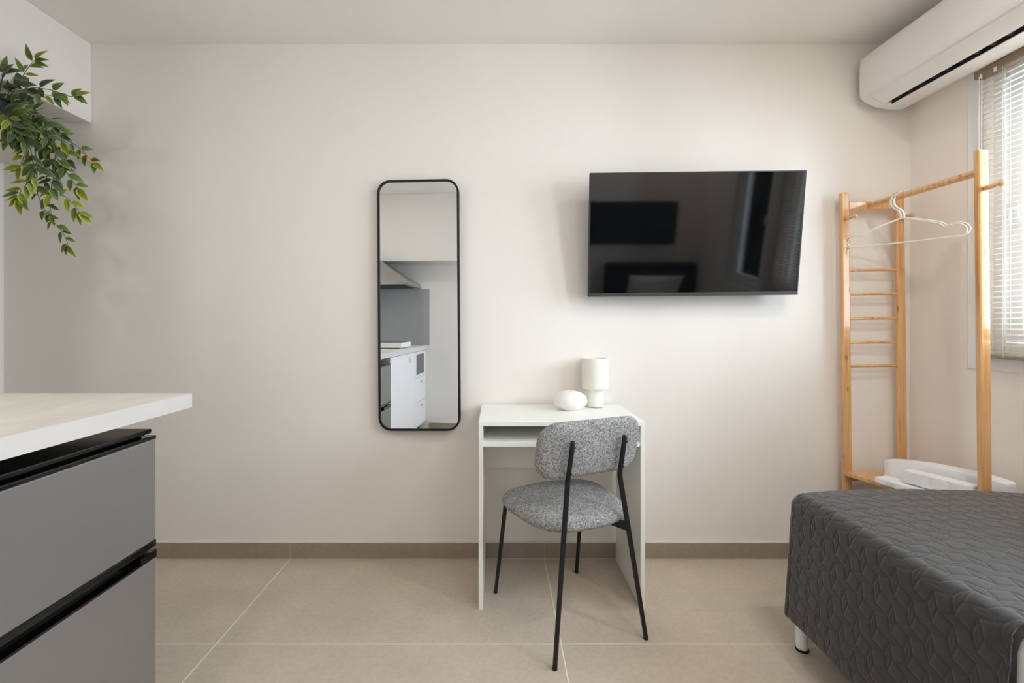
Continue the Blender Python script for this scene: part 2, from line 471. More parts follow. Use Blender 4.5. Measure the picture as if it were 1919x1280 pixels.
# tiled skirting
def skirt(name, pieces, capbox):
    s = struct(name, capbox, M['caulk'])
    for p in pieces: obj('tile', B(*p), M['skirt_tile'], s, bevel=0.001, bseg=1)
bx = [XL, -2.236, -1.004, 0.228, 1.460, XR]
skirt('baseboard_back', [(bx[i] + 0.0012, bx[i + 1] - 0.0012, YB - 0.010, YB - 0.0005, 0.0035, 0.078) for i in range(5)], B(XL, XR, YB - 0.007, YB, 0.0, 0.0825))
ry = [YR, 0.45, 1.65, YB - 0.011]
skirt('baseboard_right', [(XR - 0.010, XR - 0.0005, ry[i] + 0.0012, ry[i + 1] - 0.0012, 0.0035, 0.078) for i in range(3)], B(XR - 0.007, XR, YR, YB - 0.011, 0.0, 0.0825))
rx = [-0.96, 0.228, 1.0]
skirt('baseboard_rear', [(rx[i] + 0.0012, rx[i + 1] - 0.0012, YR + 0.0005, YR + 0.010, 0.0035, 0.078) for i in range(2)], B(-0.96, 1.0, YR, YR + 0.007, 0.0, 0.0825))
ly = [YK, YB - 0.011]
skirt('baseboard_left', [(XL + 0.0005, XL + 0.010, ly[0], ly[1], 0.0035, 0.078)], B(XL, XL + 0.007, ly[0], ly[1], 0.0, 0.0825))

# windows
def window(name, y0, y1, z0, z1, split, casing=True):
    wn = bpy.data.objects.new(name, None); COL.objects.link(wn); wn.location = (XR, (y0 + y1) / 2, z0); wn['kind'] = 'structure'
    fx0, fx1, fw = XR + 0.032, XR + 0.095, 0.045
    bm = bmesh.new()
    box(bm, fx0, fx1, y0, y0 + fw, z0, z1); box(bm, fx0, fx1, y1 - fw, y1, z0, z1)
    box(bm, fx0, fx1, y0 + fw, y1 - fw, z0, z0 + fw); box(bm, fx0, fx1, y0 + fw, y1 - fw, z1 - fw, z1)
    obj('window_frame', bm, M['upvc'], wn, bevel=0.004)
    edges = [y0 + fw] + split + [y1 - fw]
    for a, b in zip(edges, edges[1:]):
        bm = bmesh.new(); s = 0.05; x0, x1 = fx0 + 0.012, fx1 - 0.006; a2, b2 = a + 0.003, b - 0.003; c, d = z0 + fw + 0.003, z1 - fw - 0.003
        box(bm, x0, x1, a2, a2 + s, c, d); box(bm, x0, x1, b2 - s, b2, c, d)
        box(bm, x0, x1, a2 + s, b2 - s, c, c + s); box(bm, x0, x1, a2 + s, b2 - s, d - s, d)
        sash = obj('sash', bm, M['upvc'], wn, bevel=0.005)
        obj('pane', B((x0 + x1) / 2 - 0.003, (x0 + x1) / 2 + 0.003, a2 + s - 0.004, b2 - s + 0.004, c + s - 0.004, d - s + 0.004), M['glass'], sash)
        bm = bmesh.new(); box(bm, x0 - 0.004, x0, b2 - 0.034, b2 - 0.012, (c + d) / 2 - 0.05, (c + d) / 2 + 0.02)
        tube(bm, [(x0 - 0.004, b2 - 0.023, (c + d) / 2), (x0 - 0.022, b2 - 0.023, (c + d) / 2), (x0 - 0.024, b2 - 0.023, (c + d) / 2 - 0.07)], 0.006, 8)
        obj('sash_handle', bm, M['upvc'], sash)
    if casing:
        bm = bmesh.new(); k = 0.066; t = 0.008
        box(bm, XR - t, XR, y0 - k, y0, z0 - k, z1 + k); box(bm, XR - t, XR, y1, y1 + k, z0 - k, z1 + k)
        box(bm, XR - t, XR, y0, y1, z0 - k, z0); box(bm, XR - t, XR, y0, y1, z1, z1 + k)
        obj('casing', bm, M['white_paint'], wn, bevel=0.0015)
    return wn
window('window_1', WIN_Y0, WIN_Y1, WIN_Z0, WIN_Z1, [(WIN_Y0 + WIN_Y1) / 2])
window('window_2', W2_Y0, W2_Y1, Z2_0, Z2_1, [], True)

# ================================================================== large furniture
# ---- bed
BX0, BX1, BYF, BYH, BZ = 1.090, 1.955, 1.655, -0.465, 0.535
bed = thing('bed', (1.5, 0.5, 0), 'single bed with dark headboard and white tubular legs, under the charcoal bedspread', 'bed')
def mattress_bm(x0, x1, y0, y1, z0, z1, r):
    bm = B(x0, x1, y0, y1, z0, z1)
    bmesh.ops.bevel(bm, geom=list(bm.edges), offset=r, segments=4, profile=0.5, affect='EDGES')
    return bm
obj('mattress', mattress_bm(BX0, BX1, BYH + 0.02, BYF, 0.29, BZ - 0.006, 0.035), M['mattress'], bed, smooth=True)
obj('bed_base', B(BX0 - 0.041, BX1 - 0.005, BYH + 0.02, BYF - 0.01, 0.16, 0.29), M['headboard'], bed, bevel=0.008)
for x in (1.068, BX1 - 0.06):
    for y in (1.622, 0.55, BYH + 0.08):
        lg = obj('leg', lathe(bmesh.new(), [(0, 0.008), (0.0185, 0.008), (0.0195, 0.16), (0, 0.16)], (x, y, 0), 24), M['white_paint'], bed, smooth=True, angle=40)
        obj('foot_cap', lathe(bmesh.new(), [(0, 0), (0.021, 0), (0.021, 0.008), (0, 0.008)], (x, y, 0), 24), M['black_pot'], lg, smooth=True, angle=40)
obj('headboard', mattress_bm(BX0 - 0.03, BX1 + 0.03, YR + 0.012, BYH + 0.015, 0.12, 1.06, 0.025), M['headboard'], bed, smooth=True)

# ---- quilted bedspread: one cloth with stitched relief draped over mattress, sides and foot
def quilt(u, v):
    """relief of squares and leaf-shaped lozenges (alternately turned squares meeting at their corners)"""
    a, th = 0.0420, radians(17); L = a * (cos(th) + sin(th))
    i0, j0 = int(math.floor(u / L)), int(math.floor(v / L))
    best = 1.0
    for i in (i0, i0 + 1):
        for j in (j0, j0 + 1):
            s = 1 if (i + j) % 2 == 0 else -1
            x, y = u - i * L, v - j * L
            c, n = cos(s * th), sin(s * th)
            xr, yr = x * c + y * n, -x * n + y * c
            d = abs(max(abs(xr), abs(yr)) - a / 2)
            if d < best: best = d
    # centre stitch of each lozenge
    x, y = u - (i0 + 0.5) * L, v - (j0 + 0.5) * L
    dl = abs(x) if (i0 + j0) % 2 == 0 else abs(y)
    al = abs(y) if (i0 + j0) % 2 == 0 else abs(x)
    if al < a * cos(th) * 0.62 : best = min(best, dl + 0.0012)
    return 0.0020 * (1 - exp(-(best / 0.0019) ** 1.6)) + 0.0006 * min(1.0, best / 0.012)

def bedspread():
    top_x0, top_x1, y_foot, y_end = 1.095, 1.930, 1.632, 0.945
    drop, R, st = 0.455, 0.045, 0.0026
    us = []; u = -drop - 0.02
    nu = int((top_x1 - top_x0 + 2 * drop) / st); nv = int((y_foot - y_end + drop) / st)
    bm = bmesh.new(); grid = []
    Wd = top_x1 - top_x0; Ln = y_foot - y_end
    def P(s, t, h):
        # s across from the left top edge (negative hangs), t along from the spread's end towards the foot (beyond Ln hangs)
        ox = -s if s < 0 else (s - Wd if s > Wd else 0.0)
        oy = t - Ln if t > Ln else 0.0
        sx = -1 if s < 0 else 1
        bx = top_x0 + min(max(s, 0), Wd); by = y_end + min(t, Ln)
        crown = 0.018 * sin(pi * min(max(s / Wd, 0), 1)) ** 0.7 + 0.004 * sin(7 * by + 3 * bx)
        if ox == 0 and oy == 0:
            return Vector((bx, by, BZ + crown + h))
        p = 12.0
        d = (ox ** p + oy ** p) ** (1 / p)
        ang = atan2(oy, ox)
        # rounded shoulder, then a hang that flares a little
        q = R * pi / 2
        if d < q:
            a = d / R; out, dn = R * sin(a), R * (1 - cos(a)); nx, nz = sin(a), cos(a)
        else:
            e = d - q; flare = 0.055 if oy < ox or oy == 0 else 0.012
            wgt = cos(ang) ** 2
            fl = (0.075 if sx < 0 else 0.004) * wgt + 0.010 * (1 - wgt)
            rip = 0.006 * sin(9.0 * (by if oy == 0 else bx) + 2.0) * (e / drop)
            out, dn = R + e * fl + rip - R * 0.55, R + e; nx, nz = 1.0, 0.0
            out = R + (out - R) + R * 0.55
        corner = min(ox, oy) / max(drop, 1e-6)
        dn += 0.018 * (d / drop) * max(0.0, (1.0 if oy == 0 else 0) * 0)
        ca, sa = cos(ang), sin(ang)
        k = out + h * nx
        return Vector((bx + sx * ca * k, by + sa * k, BZ + crown - dn + h * nz))
    for i in range(nu + 1):
        s = -drop + i * st
        row = []
        for j in range(nv + 1):
            t = j * st
            lift = 0.0
            v = P(s, t, quilt(s + 5.0, t + 5.0) + 0.002)
            # the hem along the open side rises slightly away from the foot corner
            if s < 0: v.z += 0.030 * (-s / drop) * min(1.0, max(0.0, (Ln - t) / 0.45))
            row.append(bm.verts.new(v))
        grid.append(row)
    for i in range(nu):
        for j in range(nv):
            bm.faces.new((grid[i][j], grid[i + 1][j], grid[i + 1][j + 1], grid[i][j + 1]))
    o = obj('bedspread', bm, M['spread'], smooth=True, loc=(1.5, 1.3, 0.0))
    so = o.modifiers.new('thickness', 'SOLIDIFY'); so.thickness = 0.005; so.offset = -1
    return tag(o, 'charcoal grey quilted bedspread draped over the foot of the bed', 'bedspread')
bedspread()

# ---- white duvet over the head half of the bed
def duvet():
    x0, x1, y0, y1 = BX0, BX1 - 0.01, -0.30, 0.955
    bm = bmesh.new(); grid = []; st = 0.02; drop = 0.26; R = 0.05; Wd = x1 - x0
    nu = int((Wd + 2 * drop) / st); nv = int((y1 - y0) / st)
    for i in range(nu + 1):
        s = -drop + i * st; row = []
        for j in range(nv + 1):
            y = y0 + j * st
            ox = -s if s < 0 else max(0, s - Wd); sx = -1 if s < 0 else 1
            bx = x0 + min(max(s, 0), Wd)
            puff = 0.004 * sin(11 * y + 5 * bx) + 0.004 * sin(17 * bx - 6 * y)
            edge = min(1, (y1 - y) / 0.12)
            zt = BZ - 0.012 + (0.05 * edge) + puff * edge
            if ox > 0:
                q = R * pi / 2
                if ox < q: a = ox / R; out, dn = R * sin(a), R * (1 - cos(a))
                else: out, dn = R + (ox - q) * 0.03 + 0.006 * sin(14 * y), R + ox - q
                v = (bx + sx * (out - 0.016 - 0.006 * (1 - edge) + 0.02 * edge * 0.3), y, zt - dn)
            else: v = (bx, y, zt)
            row.append(bm.verts.new(v))
        grid.append(row)
    for i in range(nu):
        for j in range(nv): bm.faces.new((grid[i][j], grid[i + 1][j], grid[i + 1][j + 1], grid[i][j + 1]))
    o = obj('duvet', bm, M['sheet'], smooth=True, loc=(1.5, 0.4, 0.0))
    so = o.modifiers.new('thickness', 'SOLIDIFY'); so.thickness = 0.008; so.offset = -1
    return tag(o, 'white duvet hanging over the bed side next to the charcoal bedspread', 'duvet')
duvet()
def pillow(x, y, z, label):
    bm = bmesh.new(); n = 18; g = {}
    for sgn in (1, -1):
        for i in range(n + 1):
            for j in range(n + 1):
                a, b = -1 + 2 * i / n, -1 + 2 * j / n
                if sgn < 0 and (i in (0, n) or j in (0, n)): g[(sgn, i, j)] = g[(1, i, j)]; continue
                h = ((1 - a * a) * (1 - b * b)) ** 0.45 * 0.07
                k = 1 - 0.05 * (a * a * (1 - b * b) + b * b * (1 - a * a)) * 0
                g[(sgn, i, j)] = bm.verts.new((a * 0.21 * (1 - 0.06 * (1 - b * b)), b * 0.27 * (1 - 0.06 * (1 - a * a)), sgn * h))
        for i in range(n):
            for j in range(n):
                f = [g[(sgn, i, j)], g[(sgn, i + 1, j)], g[(sgn, i + 1, j + 1)], g[(sgn, i, j + 1)]]
                bm.faces.new(f if sgn > 0 else f[::-1])
    bmesh.ops.transform(bm, matrix=Matrix.Translation((x, y, z)) @ Matrix.Rotation(radians(62), 4, 'X') @ Matrix.Rotation(radians(90), 4, 'Z'), verts=bm.verts)
    tag(obj('pillow', bm, M['sheet'], smooth=True, loc=(x, y, z)), label, 'pillow', 'bed pillows')
pillow(1.505, -0.325, 0.79, 'white pillow propped against the dark headboard')

# ---- white desk
DX0, DX1, DY0, DY1, DZ = -0.075, 0.590, 1.846, 2.238, 0.750
desk = thing('desk', ((DX0 + DX1) / 2, (DY0 + DY1) / 2, 0), 'small white desk with an open compartment, standing against the back wall', 'desk')
PT = 0.018
obj('side_panel', B(DX0, DX0 + PT, DY0, DY1, 0, DZ - PT), M['desk'], desk, bevel=0.001)
obj('side_panel', B(DX1 - PT, DX1, DY0, DY1, 0, DZ - PT), M['desk'], desk, bevel=0.001)
obj('desktop', B(DX0, DX1, DY0, DY1, DZ - PT + 0.0006, DZ), M['desk'], desk, bevel=0.001)
obj('shelf', B(DX0 + PT, DX1 - PT, DY0 + 0.004, DY1 - 0.012, 0.650, 0.668), M['desk'], desk, bevel=0.001)
obj('back_panel', B(DX0 + PT, DX1 - PT, DY1 - 0.012, DY1 - 0.002, 0.448, DZ - PT), M['desk'], desk, bevel=0.001)

# ---- kitchen run on the left
WX = -0.983
worktop = thing('worktop', (-1.29, 0.42, 0.875), 'pale stone-look worktop with a thick white edge, above the silver fridge', 'worktop')
obj('slab', B(XK, WX - 0.0015, YR, 1.4885, 0.875, 0.92), M['worktop'], worktop, bevel=0.001)
bm = bmesh.new(); box(bm, WX - 0.0015, WX, YR, 1.49, 0.875, 0.9198); box(bm, XK, WX - 0.0015, 1.4885, 1.49, 0.875, 0.9198)
obj('edge_band', bm, M['worktop_edge'], worktop)

fr = thing('fridge', (-1.24, 1.07, 0), 'silver two-door fridge with gloss black trims under the worktop', 'fridge')
FY0, FY1, FX = 0.735, 1.328, -0.980
obj('body', B(-1.52, -1.045, FY0 + 0.004, FY1 - 0.004, 0.03, 0.826), M['silver'], fr, bevel=0.004)
obj('top_panel', B(-1.53, -0.990, FY0, FY1 - 0.002, 0.8312, 0.8440), M['gloss_black'], fr, bevel=0.003, bseg=3)
bm = B(-1.045, -1.02, FY0 + 0.006, FY1 - 0.006, 0.05, 0.8315)
obj('gasket', bm, M['gloss_black'], fr)
def fridge_door(z0, z1, ct, cb, recess):
    d = obj('door', B(-1.03, FX, FY0, FY1, z0 + cb, z1 - ct), M['silver'], fr, bevel=0.003)
    def cap(za, zb):
        b = B(-1.032, FX + 0.0015, FY0 - 0.0008, FY1 + 0.0008, za, zb)
        obj('door_trim', b, M['gloss_black'], d, bevel=0.0025, bseg=3)
    if recess:
        # trim with a long finger recess: back strip, two ends, lip
        ya, yb, lip = 0.91, 1.270, 0.006
        zt, zb = z1, z1 - ct
        bm = bmesh.new()
        box(bm, -1.032, -1.012, FY0 - 0.0008, FY1 + 0.0008, zb, zt)
        box(bm, -1.012, FX + 0.0015, FY0 - 0.0008, ya, zb, zt); box(bm, -1.012, FX + 0.0015, yb, FY1 + 0.0008, zb, zt)
        box(bm, -1.012, FX + 0.0015, ya, yb, zb, zb + lip)
        obj('door_trim', bm, M['gloss_black'], d)
    elif ct: cap(z1 - ct, z1)
    if cb: cap(z0, z0 + cb)
    return d
fridge_door(0.508, 0.8255, 0.0105, 0.018, False)
fridge_door(0.050, 0.498, 0.022, 0.0, True)
for z in (0.8255, 0.498):
    bm = bmesh.new(); box(bm, -1.05, -0.995, FY1 - 0.034, FY1 - 0.008, z + 0.0004, z + 0.0030)
    tube(bm, [(-1.002, FY1 - 0.014, z - 0.002), (-1.002, FY1 - 0.014, z + (0.0058 if z > 0.6 else 0.010))], 0.004, 12)
    obj('hinge', bm, M['chrome'], fr)
obj('kick_plate', B(-1.50, -1.04, FY0 + 0.01, FY1 - 0.01, 0.0, 0.05), M['gloss_black'], fr)

def cabinet(y0, y1, label, glazed):
    c = thing('base_cabinet', (-1.29, (y0 + y1) / 2, 0), label, 'cabinet', group='white base cabinets under the worktop')
    obj('body', B(XK + 0.002, -1.021, y0, y1, 0.10, 0.874), M['cab'], c)
    obj('plinth', B(XK + 0.01, -1.07, y0, y1, 0, 0.10), M['dark'], c)
    x = -1.002
    if not glazed:
        d = obj('door', B(-1.020, x, y0 + 0.002, y1 - 0.002, 0.105, 0.868), M['cab'], c, bevel=0.0015)
        q = y0 + 0.22
        obj('handle', tube(bmesh.new(), [(x, q, 0.835), (x + 0.02, q, 0.835), (x + 0.02, q, 0.785), (x, q, 0.785)], 0.0045, 8), M['chrome'], d)
    else:
        d = obj('door', B(-1.020, x, y0 + 0.002, y1 - 0.002, 0.60, 0.868), M['cab'], c, bevel=0.0015)
        obj('pane', B(x, x + 0.002, y0 + 0.09, y1 - 0.06, 0.635, 0.84), M['glass_dark'], d)
        for z0, z1 in ((0.355, 0.596), (0.105, 0.351)):
            d = obj('drawer', B(-1.020, x, y0 + 0.002, y1 - 0.002, z0, z1), M['cab'], c, bevel=0.0015)
            obj('knob', lathe(bmesh.new(), [(0, 0), (0.008, 0), (0.006, 0.01), (0.012, 0.016), (0.011, 0.022), (0, 0.023)], (x, (y0 + y1) / 2, z1 - 0.04), 16, Matrix.Rotation(radians(90), 4, 'Y')), M['chrome'], d, smooth=True)
cabinet(-0.10, 0.68, 'white single-door base cabinet next to the fridge', False)
cabinet(YR + 0.004, -0.104, 'white base cabinet with a small smoked glass door, below the range hood', True)
bs = obj('backsplash_panel', B(XK + 0.004, WX + 0.02, YR + 0.0005, YR + 0.008, 0.92, 1.53), M['backsplash'])
tag(bs, 'grey backsplash panel standing on the worktop beside the rear wall', 'backsplash')
hd = thing('range_hood', (-1.33, -0.3, 1.55), 'stainless steel pyramid range hood over the worktop', 'range hood')
bm = bmesh.new()
box(bm, XK, -1.06, YR + 0.01, -0.03, 1.535, 1.575)
obj('canopy_lip', bm, M['steel'], hd, bevel=0.002)
bm = bmesh.new()
lo = [bm.verts.new(p) for p in ((XK, YR + 0.01, 1.575), (-1.06, YR + 0.01, 1.575), (-1.06, -0.03, 1.575), (XK, -0.03, 1.575))]
hi = [bm.verts.new(p) for p in ((XK, YR + 0.16, 1.80), (-1.40, YR + 0.16, 1.80), (-1.40, -0.20, 1.80), (XK, -0.20, 1.80))]
for k in range(4): bm.faces.new((lo[k], lo[(k + 1) % 4], hi[(k + 1) % 4], hi[k]))
bm.faces.new(lo[::-1]); bm.faces.new(hi)
obj('canopy', bm, M['steel'], hd)
obj('filter', B(XK + 0.06, -1.12, YR + 0.07, -0.09, 1.531, 1.5355), M['dark'], hd)
hob = thing('portable_hob', (-1.25, 0.1, 0.92), 'white portable hob with a dark glass top standing on the worktop', 'hob')
obj('casing', B(-1.50, -1.03, -0.05, 0.27, 0.928, 0.975), M['cab'], hob, bevel=0.006)
obj('glass_top', B(-1.495, -1.035, -0.045, 0.265, 0.975, 0.979), M['gloss_black'], hob, bevel=0.001)
for x in (-1.46, -1.07):
    for y in (-0.02, 0.24): obj('foot', lathe(bmesh.new(), [(0, 0.92), (0.015, 0.92), (0.012, 0.93), (0, 0.93)], (x, y, 0), 12), M['dark'], hob)

# ---- air conditioner
ac = thing('air_conditioner', (1.9, 1.76, 2.28), 'white split air conditioner mounted on the right wall above the window', 'air conditioner')
AY0, AY1 = 1.32, 2.205
front = [(2.004, 2.30), (2.004, 2.408), (1.80, 2.410), (1.752, 2.406), (1.735, 2.399), (1.7275, 2.388), (1.7245, 2.345), (1.7240, 2.29), (1.7245, 2.235), (1.7265, 2.212)]
lower = [(1.731, 2.205), (1.738, 2.198), (1.760, 2.184), (1.785, 2.173), (1.803, 2.1672)]
slot = [(1.8035, 2.190), (1.834, 2.190)]
tail = [(1.8345, 2.1610), (1.865, 2.158), (1.905, 2.157), (1.928, 2.160), (1.950, 2.180), (1.985, 2.196), (2.004, 2.21)]
EC = 0.055
obj('body', prism(bmesh.new(), front + lower + slot + tail, 'y', AY0 + EC, AY1 - EC), M['ac'], ac, smooth=True, angle=35)
for a, b in ((AY0, AY0 + EC), (AY1 - EC, AY1)):
    e = obj('end_cap', prism(bmesh.new(), front + lower + tail, 'y', a, b), M['ac'], ac, smooth=True, angle=35)
    bv = e.modifiers.new('bevel', 'BEVEL'); bv.width = 0.010; bv.segments = 3; bv.limit_method = 'ANGLE'; bv.angle_limit = radians(60)
# outlet flap standing slightly proud, and the front panel above it
def shell(pts, t, y0, y1):
    out = []
    n = len(pts)
    for i, p in enumerate(pts):
        a, b = Vector(pts[max(i - 1, 0)]), Vector(pts[min(i + 1, n - 1)])
        d = (b - a).normalized(); out.append((p[0] + (-d.y) * -t * -1, p[1] + d.x * -t * -1) if False else (p[0] + d.y * t, p[1] - d.x * t))
    return prism(bmesh.new(), list(pts) + out[::-1], 'y', y0, y1)
obj('outlet_flap', shell(lower[1:], 0.0030, AY0 + EC + 0.004, AY1 - EC - 0.002), M['ac'], ac, smooth=True, angle=35)
obj('front_panel', shell(front[4:] + lower[:1], 0.0022, AY0 + 0.006, AY1 - 0.006), M['ac'], ac, smooth=True, angle=35)
obj('outlet_slot', B(1.8037, 1.8338, AY0 + EC, AY1 - EC, 2.186, 2.1895), M['dark'], ac)
bm = bmesh.new(); box(bm, 1.8333, 1.8338, AY0 + EC, AY1 - EC, 2.1635, 2.188); box(bm, 1.8037, 1.8041, AY0 + EC, AY1 - EC, 2.1665, 2.188)
obj('slot_lining', bm, M['dark'], ac)
for k in range(13):
    y = AY0 + EC + 0.02 + k * 0.0575
    obj('vane', prism(bmesh.new(), [(y, 2.186), (y + 0.0025, 2.186), (y + 0.022, 2.168), (y + 0.0195, 2.168)], 'x', 1.8045, 1.8330), M['dark'], ac)

# ---- television
TC, TW, TH = (0.9062, 2.1186, 1.5482), 0.97, 0.56
tv = thing('television', TC, 'black flat television tilted down on the back wall above the desk', 'television', (radians(7.55), radians(-0.5), radians(-0.62)))
tvm = Matrix.Translation(Vector(TC)) @ (Matrix.Rotation(radians(-0.62), 4, 'Z') @ Matrix.Rotation(radians(7.55), 4, 'X') @ Matrix.Rotation(radians(-0.5), 4, 'Y'))
tv.rotation_mode = 'XYZ'; tv.rotation_euler = tvm.to_euler('XYZ')
L = dict(local=True)
obj('casing', B(-TW / 2, TW / 2, 0.0022, 0.022, -TH / 2, TH / 2), M['tv_back'], tv, bevel=0.003, **L)
obj('back_cover', B(-TW / 2 + 0.13, TW / 2 - 0.13, 0.022, 0.050, -TH / 2 + 0.03, TH / 2 - 0.16), M['tv_back'], tv, bevel=0.012, bseg=3, **L)
obj('screen', B(-TW / 2 + 0.0055, TW / 2 - 0.0055, 0.0, 0.0022, -TH / 2 + 0.0165, TH / 2 - 0.0055), M['screen'], tv, **L)
bm = bmesh.new(); h, v = TW / 2, TH / 2
box(bm, -h, h, -0.0012, 0.0025, v - 0.0052, v); box(bm, -h, -h + 0.0052, -0.0012, 0.0025, -v, v - 0.0052); box(bm, h - 0.0052, h, -0.0012, 0.0025, -v, v - 0.0052)
obj('bezel', bm, M['tv_back'], tv, **L)
obj('lower_bezel', B(-h + 0.0052, h - 0.0052, -0.0015, 0.0025, -v, -v + 0.0165), M['bezel'], tv, bevel=0.001, **L)
bm = bmesh.new(); box(bm, -0.11, -0.07, 0.022, 0.055, -0.2, 0.17); box(bm, 0.07, 0.11, 0.022, 0.055, -0.2, 0.17); box(bm, -0.16, 0.16, 0.05, 0.066, -0.05, 0.02)
obj('wall_bracket', bm, M['black_metal'], tv, **L)
obj('bracket_arm', B(0.80, 1.01, 2.165, 2.2499, 1.46, 1.60), M['black_metal'], None, bevel=0.003).parent = tv
tv.children[-1].matrix_parent_inverse = tvm.inverted()

# ---- mirror
mr = thing('wall_mirror', (-0.376, 2.221, 1.2296), 'tall rounded mirror with a thin black frame on the back wall', 'mirror', (radians(-0.24), radians(-0.42), radians(-2.3)))
MW, MH, MRD = 0.1965, 0.6005, 0.062
bm = bmesh.new()
o_, i_ = rrect(MW, MH, MRD, 12), rrect(MW - 0.0095, MH - 0.0095, MRD - 0.0095, 12)
n = len(o_)
vv = [[bm.verts.new((p[0], y, p[1])) for p in ring] for ring, y in ((i_, -0.006), (i_, -0.012), (o_, -0.012), (o_, 0.018))]
for a, b in zip(vv, vv[1:]):
    for k in range(n): bm.faces.new((a[k], a[(k + 1) % n], b[(k + 1) % n], b[k]))
fr_o = obj('frame', bm, M['black_frame'], mr, **L)
bm = bmesh.new(); bm.faces.new([bm.verts.new((p[0], -0.006, p[1])) for p in rrect(MW - 0.009, MH - 0.009, MRD - 0.009, 12)])
bmesh.ops.reverse_faces(bm, faces=[f for f in bm.faces if f.normal.y > 0])
obj('glass', bm, M['mirror'], mr, recalc=False, **L)
bm = bmesh.new(); A = [bm.verts.new((p[0], 0.018, p[1])) for p in o_]; bm.faces.new(A); obj('backing', bm, M['dark'], mr, **L)

# ---- wall shelf under the soffit
sh = thing('wall_shelf', (-2.18, 1.7, 1.918), 'white shelf with an oak front edge under the soffit, carrying the trailing plant', 'shelf')
obj('board', B(XL, -1.964, 1.20, YB, 1.918, 1.940), M['shelf_white'], sh)
obj('front_edge', B(-1.964, -1.955, 1.20, YB, 1.9175, 1.9405), M['shelf_wood'], sh, bevel=0.001)

# ================================================================== chair
ch = thing('dining_chair', (0.271, 1.824, 0), 'grey boucle chair with thin black metal legs, pulled up to the white desk', 'chair', (0, 0, radians(23.0)))
def seat_outline(d):
    pts = []; n = 64
    for k in range(n):
        a = 2 * pi * k / n; c, s = cos(a), sin(a)
        p = 3.2
        rr = (abs(c) ** p + abs(s) ** p) ** (-1 / p)
        x, y = rr * c, rr * s
        wd = 0.246 - 0.052 * (1 - y) / 2
        pts.append((x * (wd - d), y * (0.203 - d)))
    return pts
def seat_place(x, y, t):
    rad = min(1.0, hypot(x / 0.21, y / 0.2))
    z = 0.432 + 0.014 * (1 - rad ** 2) * (1 if t > 0 else 0.8) * (1 if t > 0 else -1) + t + 0.002 * (y / 0.2)
    return Vector((x, y + 0.005, z))
obj('seat', slab(bmesh.new(), seat_outline, 0.050, 0.032, seat_place, 10), M['boucle'], ch, smooth=True, **L)
def back_outline(d): return rrect(0.2145 - d, 0.1075 - d, 0.072 - d * 0.8, 10)
def back_place(x, zz, t):
    z = 0.698 + zz * 0.98
    y = -0.180 - 0.22 * (z - 0.59) + 0.024 + 0.55 * x * x + t
    return Vector((x, y, z))
obj('backrest', slab(bmesh.new(), back_outline, 0.046, 0.022, back_place, 8), M['boucle'], ch, smooth=True, **L)
for s in (-1, 1):
    lg = obj('leg', tube(bmesh.new(), [(s * 0.189, -0.239, 0.006), (s * 0.1325, -0.204, 0.43), (s * 0.111, -0.191, 0.588), (s * 0.1105, -0.1925, 0.60)], [0.0080, 0.0094, 0.0094, 0.0094], 14), M['black_metal'], ch, smooth=True, angle=50, **L)
    bm = bmesh.new()
    pts = [Vector((s * 0.1105, -0.1905, 0.592)), Vector((s * 0.109, -0.2235, 0.742))]
    tube(bm, [pts[0], pts[0].lerp(pts[1], 0.5), pts[1] - Vector((0, -0.001, 0.004)), pts[1]], [0.0105, 0.0105, 0.0105, 0.007], 12, flat=(1.0, 0.75))
    pst = obj('back_post', bm, M['black_metal'], ch, smooth=True, angle=50, **L)
    for f in (0.22, 0.86):
        q = pts[0].lerp(pts[1], f)
        obj('screw', tube(bmesh.new(), [q + Vector((0.004, -0.006, 0)), q + Vector((0.004, -0.0118, 0))], 0.0032, 10), M['black_metal'], pst, **L)
    obj('foot', tube(bmesh.new(), [(s * 0.1892, -0.2392, 0), (s * 0.189, -0.239, 0.008)], 0.0088, 12), M['black_pot'], lg, **L)
    lg = obj('leg', tube(bmesh.new(), [(s * 0.201, 0.238, 0.006), (s * 0.186, 0.166, 0.405)], [0.0078, 0.0088], 14), M['black_metal'], ch, smooth=True, angle=50, **L)
    obj('foot', tube(bmesh.new(), [(s * 0.2012, 0.2385, 0), (s * 0.201, 0.238, 0.008)], 0.0086, 12), M['black_pot'], lg, **L)
    bm = bmesh.new()
    a, b = Vector((s * 0.1365, -0.207, 0.404)), Vector((s * 0.030, -0.035, 0.412))
    e = 0.004
    vs = [bm.verts.new(p + Vector((dx, 0, dz))) for p, hh in ((a, 0.017), (a.lerp(b, 0.28), 0.013), (b, 0.010)) for dx in (-e, e) for dz in (-hh, hh)]
    for k in (0, 4):
        for q in ((0, 1, 5, 4), (2, 6, 7, 3), (1, 3, 7, 5), (0, 4, 6, 2)): bm.faces.new([vs[k + i] for i in q])
    bm.faces.new([vs[i] for i in (0, 2, 3, 1)]); bm.faces.new([vs[i] for i in (8, 9, 11, 10)])
    obj('side_rail', bm, M['black_metal'], ch, **L)
obj('cross_rail', tube(bmesh.new(), [(-0.175, 0.09, 0.396), (0.175, 0.09, 0.396)], 0.008, 10), M['black_metal'], ch, **L)

